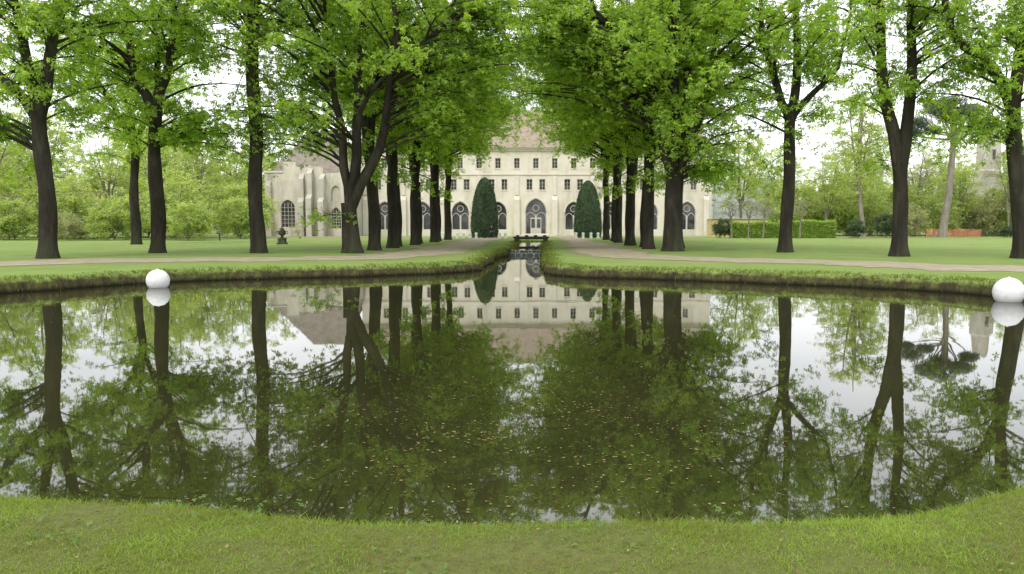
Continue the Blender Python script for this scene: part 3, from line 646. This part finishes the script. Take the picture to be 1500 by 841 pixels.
# ------------------------------------------------------------------ buildings
def arch(cx,z0,w,zs,apex,n=9):
    a=w/2; h=apex-zs; R_=(a*a+h*h)/(2*a); th=math.acos(max(-1,min(1,(R_-a)/R_)))
    right=[(cx-(R_-a)+R_*math.cos(th*i/n),zs+R_*math.sin(th*i/n)) for i in range(n+1)]
    left=[(2*cx-x,z) for x,z in right[:-1]][::-1]
    return [(cx+a,z0)]+right+left+[(cx-a,z0)]
def rect(cx,z0,w,z1): return [(cx+w/2,z0),(cx+w/2,z1),(cx-w/2,z1),(cx-w/2,z0)]
def facade(name,outer,holes,depth=.4):
    loops=[[Vector((x,z,0)) for x,z in outer]]+[[Vector((x,z,0)) for x,z in h] for h in holes]
    flat=[p for l in loops for p in l]; tri=tessellate_polygon(loops)
    v=[(p.x,0,p.y) for p in flat]; f=[tuple(t) for t in tri]
    k=len(outer)
    for h in holes:
        n=len(h); b=len(v); v+=[(x,depth,z) for x,z in h]
        for i in range(n): f.append((k+i,k+(i+1)%n,b+(i+1)%n,b+i))
        k+=n
    m=bpy.data.meshes.new(name); m.from_pydata(v,[],f); m.update(); return m
def circ(cx,cz,r_,n=16): return [(cx+r_*math.cos(2*math.pi*i/n),cz+r_*math.sin(2*math.pi*i/n)) for i in range(n)]

ab=thing("abbey_building","long three-storey pale stone abbey with tiled roof","building",(-.75,125,0))
HW=27.4; EA=13.6; DP=14.0; bay=5.9
holes=[];arches=[];small=[]
for k in range(-4,5):
    cx=k*bay
    if k==0: h=arch(cx,.35,3.3,3.7,5.85)
    else: h=arch(cx,1.0,2.75,3.6,5.35)
    holes.append(h); arches.append((k,cx,h))
    for dx in (-1.0,1.0): small.append((cx+dx,7.15,.92,8.8))
    small.append((cx,10.5,.86,12.05))
    if k<4: small.append((cx+bay/2,10.5,.86,12.05))
for cx,z0,w,z1 in small: holes.append(rect(cx,z0,w,z1))
part("wall",facade("front_wall",[(-HW,0),(HW,0),(HW,EA),(-HW,EA)],holes,.45),ab,M_stone,label="pale limestone front wall with arched openings")
g=Geo()
for x in (-HW,HW): g.poly([(x,0.003,0),(x,DP,0),(x,DP,EA),(x,0.003,EA)])
g.poly([(-HW,DP,0),(HW,DP,0),(HW,DP,EA),(-HW,DP,EA)]); g.poly([(-HW,.9,0),(HW,.9,0),(HW,.9,EA),(-HW,.9,EA)])
part("side_wall",g.mesh("side_wall"),ab,M_stone)
def window_obj(parent,shape,loc,frame_geo,sill=None,nm="window"):
    gl=Geo().poly([(x,.28,z) for x,z in shape]).mesh("glass")
    o=part(nm,gl,parent,M_glass,loc); f=part("frame",frame_geo.mesh("frame"),o,M_frame)
    if sill: part("sill",sill.mesh("sill"),o,M_trim)
    return o
def small_frames(w,h):
    g=Geo(); g.ribbon([(w/2-.03,.03),(w/2-.03,h-.03),(-w/2+.03,h-.03),(-w/2+.03,.03)],.07,.2,.27,True)
    g.box(-.03,.03,.21,.268,.06,h-.06)
    for j in (1,2): g.box(-w/2+.06,w/2-.06,.222,.262,h*j/3-.02,h*j/3+.02)
    return g
cache={}
for cx,z0,w,z1 in small:
    key=(w,round(z1-z0,2))
    if key not in cache:
        h=z1-z0; shp=rect(0,0,w,h)
        s_=Geo().box(-w/2-.12,w/2+.12,-.08,.1,-.14,-.003)
        o=window_obj(ab,shp,(cx,0,z0),small_frames(w,h),s_); cache[key]=o
    else:
        src=cache[key]; o=src.copy(); link(o); o.location=(cx,0,z0)
        for ch in src.children:
            c2=ch.copy(); link(c2); c2.parent=o
for k,cx,h in arches:
    if k==0: w,z0,zs,ap=3.3,.35,3.7,5.85
    else: w,z0,zs,ap=2.75,1.0,3.6,5.35
    sh=[(x-cx,z) for x,z in h]
    g=Geo()
    g.box(-.07,.07,.1,.26,z0,zs-.35)
    for sx in (-1,1):
        aa=arch(sx*w/4,z0,w/2-.16,zs-.9,zs-.05,7); g.ribbon(aa,.08,.102,.258)
    g.ribbon(circ(0,zs+.62,.48),.08,.104,.256,True)
    g.ribbon([(x*.97,z0+(z-z0)*.985) for x,z in sh],.08,.106,.254)
    o=window_obj(ab,sh,(cx,0,0),g,nm="arched_window" if k else "portal_window")
    hd=Geo().ribbon([(x*1.06,z+.12) for x,z in sh[1:-1]],.22,-.09,.003)
    part("arch_moulding",hd.mesh("arch_moulding"),o,M_trim)
    if k==0:
        d=Geo().box(-.85,-.03,.12,.2,z0,z0+2.5).box(.03,.85,.12,.2,z0,z0+2.5)
        dd=part("door",d.mesh("door"),ab,M_frame,(0,0,0),"pale glazed double entrance door")
        d=Geo()
        for a_,b_ in ((-.72,-.16),(.16,.72)):
            d.box(a_,b_,.10,.118,z0+.9,z0+2.3)
        part("door_glass",d.mesh("door_glass"),dd,M_glass)
        d=Geo().lathe([(.03,0),(.045,.04),(.03,.08)],8); part("handle",d.mesh("handle"),dd,M_rubber,(.1,.07,z0+1.1))
for k in range(-5,5):
    x=(k+.5)*bay; x=max(-HW+.45,min(HW-.45,x))
    g=Geo().box(x-.42,x+.42,-.55,-.003,0,5.6); g.poly([(x-.42,-.55,5.6),(x+.42,-.55,5.6),(x+.42,-.003,6.3),(x-.42,-.003,6.3)])
    g.poly([(x-.42,-.55,5.6),(x-.42,-.003,6.3),(x-.42,-.003,5.6)]).poly([(x+.42,-.55,5.6),(x+.42,-.003,5.6),(x+.42,-.003,6.3)])
    g.box(x-.28,x+.28,-.2,-.004,6.32,9.3)
    part("buttress",g.mesh("buttress"),ab,M_trim)
part("string_course",Geo().box(-HW,HW,-.14,-.005,9.45,9.68).mesh("string_course"),ab,M_trim)
part("cornice",Geo().box(-HW-.2,HW+.2,-.3,-.002,EA-.42,EA-.2).box(-HW-.35,HW+.35,-.5,-.002,EA-.197,EA).mesh("cornice"),ab,M_trim)
rg=Geo(); e0,e1=-.7,DP+.7; rz=20.4; x0=HW+.6; hip=5.5
rg.v=[(-x0,e0,EA+.01),(x0,e0,EA+.01),(x0,e1,EA+.01),(-x0,e1,EA+.01),(-x0+hip,DP/2,rz),(x0-hip,DP/2,rz)]
rg.f=[(0,1,5,4),(1,2,5),(2,3,4,5),(3,0,4),(3,2,1,0)]
ro=part("roof",rg.mesh("roof"),ab,M_tile)
for x in (-14.5,15.2): part("chimney",Geo().box(x-.6,x+.6,DP/2-.5,DP/2+.5,rz-1.6,rz+1.3).box(x-.72,x+.72,DP/2-.62,DP/2+.62,rz+1.303,rz+1.5).mesh("chimney"),ro,M_trim)
part("entrance_step",Geo().box(-2.6,2.6,-1.5,-.56,0,.16).box(-2.2,2.2,-1.1,-.562,.163,.33).mesh("entrance_step"),ab,M_trim)

# side wing
wg=thing("abbey_wing","weathered stone abbey wing with arched window and buttresses","building",(-34.4,118,0))
outer=[(-6.2,0),(6.6,0),(6.6,9.1),(5.2,9.4),(2.4,9.2),(2.4,10.1),(.6,10.4),(-1.6,10.2),(-1.6,10.9),(-3.4,10.9),(-3.4,9.6),(-6.2,9.6)]
w1=arch(-2.9,1.4,2.1,4.2,5.4); w2=arch(4.2,1.2,1.5,3.2,4.3); w3=arch(4.2,5.2,1.3,6.6,7.5)
part("wall",facade("wall",outer,[w1,w2,w3],.5),wg,M_oldstone)
g=Geo(); g.poly([(-6.2,.003,0),(-6.2,10,0),(-6.2,10,9.6),(-6.2,.003,9.6)]).poly([(6.6,.003,0),(6.6,10,0),(6.6,10,9.1),(6.6,.003,9.1)]).poly([(-6.2,10,0),(6.6,10,0),(6.6,10,9.1),(-6.2,10,9.1)]).poly([(-6.2,.8,0),(6.6,.8,0),(6.6,.8,9.0),(-6.2,.8,9.0)])
part("side_wall",g.mesh("side_wall"),wg,M_ruin)
for sh,(cx,w,z0,zs) in ((w1,(-2.9,2.1,1.4,4.2)),(w2,(4.2,1.5,1.2,3.2))):
    g=Geo(); g.ribbon([(x,z) for x,z in sh],.14,.15,.27)
    for j in range(1,4): g.box(cx-w/2+w*j/4-.03,cx-w/2+w*j/4+.03,.18,.262,z0,zs+.75)
    for j in range(1,6): g.box(cx-w/2,cx+w/2,.185,.258,z0+(zs+.6-z0)*j/6-.03,z0+(zs+.6-z0)*j/6+.03)
    o=part("arched_window",Geo().poly([(x,.28,z) for x,z in sh]).mesh("glass"),wg,M_glass); part("frame",g.mesh("frame"),o,M_frame)
part("blind_arch",Geo().poly([(x,.3,z) for x,z in w3]).mesh("blind_arch"),wg,M_ruin)
for x,h,d_ in ((-5.6,7.4,.8),(-.7,8.4,1.1),(.6,9.2,1.6),(2.4,8.4,1.9),(6.1,7.6,1.2)):
    g=Geo().box(x-.4,x+.4,-d_,-.003,0,h*.6).box(x-.36,x+.36,-d_*.6,-.004,h*.6+.002,h)
    g.poly([(x-.36,-d_*.6,h),(x+.36,-d_*.6,h),(x+.36,0,h+.8),(x-.36,0,h+.8)]).poly([(x-.4,-d_,h*.6),(x+.4,-d_,h*.6),(x+.4,-d_*.6-.003,h*.6+.6),(x-.4,-d_*.6-.003,h*.6+.6)])
    part("buttress",g.mesh("buttress"),wg,M_ruin)
part("cornice",Geo().box(-6.35,-3.45,-.15,-.004,9.35,9.58).mesh("cornice"),wg,M_trim)
g=Geo(); g.v=[(-6,.5,9.0),(6.6,.5,9.0),(6.6,10.2,9.0),(-6,10.2,9.0),(-1,5.3,16.0),(4,5.3,16.0)]; g.f=[(0,1,5,4),(1,2,5),(2,3,4,5),(3,0,4),(3,2,1,0)]
part("roof",g.mesh("roof"),wg,M_slate)

# sheeted scaffolding
sh_=thing("sheeted_scaffold","scaffold-wrapped building under grey-white sheeting","scaffolding",(35.6,140,0))
g=Geo().box(-5.4,5.2,0,10,0,9.9); g.poly([(-5.4,0,9.9),(5.2,0,9.9),(5.2,5,12.2),(-5.4,5,12.2)]).poly([(-5.4,10,9.9),(-5.4,5,12.2),(5.2,5,12.2),(5.2,10,9.9)]).poly([(5.2,0,9.9),(5.2,10,9.9),(5.2,5,12.2)]).poly([(-5.4,0,9.9),(-5.4,5,12.2),(-5.4,10,9.9)])
part("sheeting",g.mesh("sheeting"),sh_,M_sheet)
g=Geo()
for i in range(8): x=-5.3+i*1.48; g.box(x-.025,x+.025,-.12,-.04,0,9.9)
for j in range(1,6): g.box(-5.4,5.2,-.17,-.123,j*1.95-.025,j*1.95+.025)
part("scaffold_poles",g.mesh("scaffold_poles"),sh_,simple("galvanised_steel",[(0.3,(0.48,0.49,0.5)),(0.7,(0.56,0.57,0.58))],4,3,0.5,0))

yl=thing("outbuilding","low yellow rendered outbuilding behind clipped hedge","building",(28,109,0))
part("wall",facade("wall",[(-4.5,0),(3,0),(3,2.5),(-4.5,2.5)],[rect(-2,1,.9,2.0),rect(1.2,1,.9,2.0)],.2),yl,M_yellow)
part("side_wall",Geo().poly([(-4.5,.003,0),(-4.5,4,0),(-4.5,4,2.5),(-4.5,.003,2.5)]).poly([(3,.003,0),(3,4,0),(3,4,2.5),(3,.003,2.5)]).mesh("side_wall"),yl,M_yellow)
for x in (-2,1.2): part("window",Geo().poly([(a,.15,b) for a,b in rect(x,1,.9,2.0)]).mesh("window"),yl,M_glass)
part("roof",Geo().poly([(-4.7,-.2,2.52),(3.2,-.2,2.52),(3.2,4.2,2.6),(-4.7,4.2,2.6)]).poly([(-4.7,-.2,2.47),(3.2,-.2,2.47),(3.2,-.2,2.52),(-4.7,-.2,2.52)]).mesh("roof"),yl,M_slate)

# ragged church ruin: irregular pier with broken top
tw=thing("ruined_turret","tall ruined church stair turret of rough stone","ruin",(72.3,130,0))
rr_=np.random.default_rng(9); k=14; prof=[(2.7,0),(2.5,2),(2.4,4.2),(2.1,4.5),(2.05,8),(2.0,10.3),(1.75,10.6),(1.7,13),(1.65,15.2),(1.35,15.6),(1.25,17.2),(1.0,18.2)]
V=[];F=[]
for i,(a_,z_) in enumerate(prof):
    for j in range(k):
        t_=2*math.pi*j/k; q_=a_*(1+rr_.normal(0,.05)); zz_=z_+(0 if i<len(prof)-2 else rr_.uniform(-1.6,1.2)); V.append((q_*math.cos(t_),q_*math.sin(t_),max(0,zz_)))
for i in range(len(prof)-1):
    for j in range(k): F.append((i*k+j,i*k+(j+1)%k,(i+1)*k+(j+1)%k,(i+1)*k+j))
m=bpy.data.meshes.new("tower_shaft"); m.from_pydata(V,[],F+[tuple((len(prof)-1)*k+j for j in range(k))]); m.update()
part("tower_shaft",m,tw,M_ruin)
part("wall_stub",facade("wall_stub",[(-5.2,0),(-2.2,0),(-2.2,9.0),(-2.9,8.6),(-3.1,7.4),(-3.8,7.0),(-4.1,5.2),(-4.9,4.8),(-5.2,3.4)],[arch(-3.6,.6,1.1,2.6,3.5)],.7),tw,M_ruin)
part("wall_stub",facade("wall_stub",[(2.2,0),(6.0,0),(5.8,3.2),(5.0,3.6),(4.6,5.2),(3.5,5.5),(3.2,7.6),(2.2,8.2)],[arch(3.9,.6,1.2,2.4,3.3)],.7),tw,M_ruin)
for z in (6,12.2): part("slit_opening",Geo().box(-.18,.18,-2.25 if z<10 else -1.9,-1.9 if z<10 else -1.5,z,z+1.5).mesh("slit_opening"),tw,M_glass)

# ------------------------------------------------------------------ cascade and bridge
cs=thing("stone_cascade","low stone cascade with white falling water in canal","cascade",(-.95,54.6,0))
g=Geo().box(-1.35,1.35,0,.8,-.9,-.30).box(-1.25,1.25,.802,1.7,-.9,-.14)
part("step",g.mesh("step"),cs,M_dstone)
for sx in (-1,1):
    g=Geo(); 
    for j in range(5):
        x=sx*(1.42+.05*random.random()); y=-.5+j*.55
        g.box(x-.22,x+.22,y,y+.5,-.9,-.04+.05*random.random())
    part("cheek_wall",g.mesh("cheek_wall"),cs,M_dstone)
V=[];F=[]; nx=40
prof=[(-.06,-.455),(-.05,-.38),(.0,-.30),(.1,-.285),(.72,-.285),(.76,-.22),(.82,-.125),(1.0,-.118),(1.5,-.118)]
for i in range(nx+1):
    x=-1.15+2.3*i/nx
    for j,(y,z) in enumerate(prof): V.append((x,y+.02*math.sin(i*1.7)*(j in (1,5)),z+.005*math.sin(i*2.3+j)))
npf=len(prof)
for i in range(nx):
    for j in range(npf-1): F.append((i*npf+j,(i+1)*npf+j,(i+1)*npf+j+1,i*npf+j+1))
part("falling_water",mesh_np("falling_water",V,F,True),cs,M_foam)
br=thing("stone_footbridge","small low stone slab footbridge across the canal","bridge",(-.95,80,0))
g=Geo().box(-1.8,1.8,-.8,.8,.36,.5).box(-1.7,1.7,-.72,.72,.24,.358); part("deck",g.mesh("deck"),br,M_dstone)
for sx in (-1,1): part("abutment",Geo().box(min(sx*1.2,sx*1.65),max(sx*1.2,sx*1.65),-.7,.7,-.6,.238).mesh("abutment"),br,M_dstone)
for j in range(4):
    x=-1.35+j*.9
    g=Geo().lathe([(.12,.5),(.17,.53),(.2,.58),(.18,.63),(.1,.66),(.03,.67)],10)
    part("coping_stone",g.mesh("coping_stone",True),br,M_dstone,(x,-.5,0))

bm=Geo().lathe([(.2,-.02),(.2,.1),(.16,.14),(.16,.55),(.2,.6),(.17,.68),(.06,.72)],12).mesh("post")
for x in (-12.4,-11.6,-10.6,-9.8,-9.0,-8.2,-5.2,-4.5,4.5,5.4,6.4,7.3,8.3,9.0):
    e=thing("stone_bollard","short white stone bollard on gravel forecourt","bollard",(x,101.5,0),"white bollards on the forecourt")
    part("post",bm,e,M_white)
ur=thing("garden_urn","weathered carved stone urn on square pedestal","urn",(-22.2,68.5,0),scale=.88)
g=Geo().box(-.42,.42,-.42,.42,-.02,.16).box(-.32,.32,-.32,.32,.162,.52).box(-.38,.38,-.38,.38,.522,.6); part("pedestal",g.mesh("pedestal"),ur,M_dstone)
g=Geo().lathe([(.2,.602),(.22,.66),(.1,.74),(.12,.8),(.3,.92),(.38,1.08),(.36,1.2),(.44,1.26),(.44,1.3),(.3,1.32),(.22,1.36),(.25,1.46),(.14,1.58),(.05,1.64),(.07,1.7),(.02,1.76)],16); part("vase",g.mesh("vase",True),ur,M_dstone)
for sx in (-1,1):
    g=Geo().ribbon([(sx*.36,1.0),(sx*.52,1.05),(sx*.58,1.18),(sx*.5,1.3),(sx*.4,1.27)],.05,-.03,.03); part("handle",g.mesh("handle"),ur,M_dstone)
for x,y in ((-34.2,85),(-57,70)):
    lc=thing("information_lectern","small dark slanted information lectern on lawn","sign",(x,y,0),"lawn lecterns")
    part("leg",Geo().box(-.05,.05,-.05,.05,-.05,.75).mesh("leg"),lc,M_rubber)
    g=Geo(); g.v=[(-.3,-.22,.7),(.3,-.22,.7),(.3,.2,.98),(-.3,.2,.98),(-.3,-.24,.74),(.3,-.24,.74),(.3,.18,1.02),(-.3,.18,1.02)]; g.f=[(0,3,2,1),(4,5,6,7),(0,1,5,4),(1,2,6,5),(2,3,7,6),(3,0,4,7)]
    part("panel",g.mesh("panel"),lc,M_dstone)
of=thing("safety_fence","orange plastic mesh safety fence on stakes","fence",(59.5,115,0))
g=Geo()
for i in range(40):
    x0_=-4+i*.2; 
    for j in range(7):
        z_=.08+j*.15+.06*math.sin(x0_*1.6); z2_=.08+j*.15+.06*math.sin((x0_+.2)*1.6)
        g.poly([(x0_,0,z_),(x0_+.2,0,z2_),(x0_+.2,0,z2_+.055),(x0_,0,z_+.055)])
    g.box(x0_,x0_+.035,-.008,-.003,.08,1.0+.06*math.sin(x0_*1.6))
part("mesh_panel",g.mesh("mesh_panel"),of,M_orange)
for i in range(5): part("stake",Geo().box(-4+i*2-.03,-4+i*2+.03,.012,.06,-.1,1.3).mesh("stake"),of,M_rubber)

# ------------------------------------------------------------------ person
def skin_obj(name,pts,edges,rad,parent,mat,root=0,sub=1):
    m=bpy.data.meshes.new(name); m.from_pydata(pts,edges,[]); m.update()
    o=part(name,m,parent,mat); mod=o.modifiers.new("skin",'SKIN')
    for i,r_ in enumerate(rad): 
        rr=r_ if isinstance(r_,tuple) else (r_,r_); m.skin_vertices[0].data[i].radius=rr
    m.skin_vertices[0].data[root].use_root=True
    s_=o.modifiers.new("sub",'SUBSURF'); s_.levels=sub; s_.render_levels=sub
    return o
pe=thing("person","person walking in dark jacket and jeans beside yew","person",(-6.0,98,0),rotz=.4)
P_=[(0,0,.95),(0,0,1.15),(0,0,1.38),(0,.0,1.48),(0,-.02,1.58),(0,-.02,1.72)]; E_=[(0,1),(1,2),(2,3),(3,4),(4,5)]; R_=[(.15,.11),(.13,.10),(.16,.10),.055,.085,.06]
for sx in (-1,1):
    b=len(P_); fy=.12*sx
    P_+=[(sx*.09,0,.88),(sx*.1,-fy*.9,.48),(sx*.1,-fy*1.6+.06,.08),(sx*.11,-fy*1.6-.12,.03)]; E_+=[(0,b),(b,b+1),(b+1,b+2),(b+2,b+3)]; R_+=[.09,.06,.04,.03]
    b=len(P_); P_+=[(sx*.19,0,1.40),(sx*.24,fy*.6,1.12),(sx*.24,fy*1.3-.05,.88),(sx*.24,fy*1.4-.07,.80)]; E_+=[(2,b),(b,b+1),(b+1,b+2),(b+2,b+3)]; R_+=[.055,.042,.03,(.035,.02)]
    h=b+3
    for f in range(5):
        c=len(P_); o_=(f-2)*.018; l=[.05,.08,.09,.08,.06][f]
        x,y,z=P_[h]; P_+=[(x,y+o_,z-l*.6),(x-sx*.01,y+o_,z-l)]; E_+=[(h,c),(c,c+1)]; R_+=[.009,.008]
skin_obj("body",P_,E_,R_,pe,M_skin)
skin_obj("jacket",[(0,0,.86),(0,0,1.12),(0,0,1.38),(0,0,1.45)]+[(s*.2,0,1.40) for s in (-1,1)]+[(s*.245,.12*s*.6,1.12) for s in (-1,1)]+[(s*.245,.12*s*1.2-.04,.91) for s in (-1,1)],
    [(0,1),(1,2),(2,3),(2,4),(2,5),(4,6),(5,7),(6,8),(7,9)],[(.18,.135),(.16,.13),(.18,.13),.08,.075,.075,.058,.058,.045,.045],pe,M_cloth)
skin_obj("trousers",[(0,0,.97),(-.09,0,.86),(-.1,.108,.48),(-.1,.25,.1),(.09,0,.86),(.1,-.108,.48),(.1,-.13,.1)],[(0,1),(1,2),(2,3),(0,4),(4,5),(5,6)],[(.16,.12),.105,.075,.06,.105,.075,.06],pe,M_jeans)
g=Geo().lathe([(.06,1.56),(.098,1.62),(.105,1.70),(.08,1.78),(.02,1.81)],14); part("hair",g.mesh("hair",True),pe,M_hair,(0,.012,0))

# ------------------------------------------------------------------ world, sun, camera
w=bpy.data.worlds.new("World"); sc.world=w; w.use_nodes=True; nt=w.node_tree
bg=nt.nodes["Background"]; bg.inputs[1].default_value=0.135
sky=N(nt,"ShaderNodeTexSky",sky_type='NISHITA'); sky.sun_disc=False; sky.sun_elevation=math.radians(48); sky.sun_rotation=math.radians(205); sky.dust_density=4
hs=N(nt,"ShaderNodeHueSaturation"); hs.inputs["Saturation"].default_value=.35; nt.links.new(sky.outputs[0],hs.inputs["Color"])
tc=N(nt,"ShaderNodeTexCoord"); mp=N(nt,"ShaderNodeMapping"); mp.inputs["Scale"].default_value=(1,1,2.5); nt.links.new(tc.outputs["Generated"],mp.inputs[0])
cl=ramp(nt,[(0.3,(0.68,0.71,0.75)),(0.55,(0.87,0.885,0.91)),(0.75,(1,1,1))],noise(nt,2.2,5,.55,mp.outputs[0]))
vm=N(nt,"ShaderNodeVectorMath",operation='SCALE'); nt.links.new(cl,vm.inputs[0]); vm.inputs["Scale"].default_value=17
nt.links.new(mixc(nt,.85,hs.outputs[0],vm.outputs[0]),bg.inputs[0])
sl=bpy.data.lights.new("sun",'SUN'); sl.energy=1.5; sl.angle=math.radians(18); sl.color=(1,.95,.87)
so=bpy.data.objects.new("sun",sl); so.rotation_euler=(math.radians(42),0,math.radians(-25)); so.location=(-20,-20,40); link(so)
cam=bpy.data.cameras.new("camera"); cam.lens=28; cam.sensor_width=36; cam.clip_end=5000; cam.clip_start=.05; cam.shift_x=-.028
co=bpy.data.objects.new("camera",cam); co.location=(0,0,1.6); co.rotation_euler=(math.radians(90-4.41),0,0); link(co); sc.camera=co
sc.view_settings.view_transform='Standard'; sc.view_settings.look='None'; sc.view_settings.exposure=0
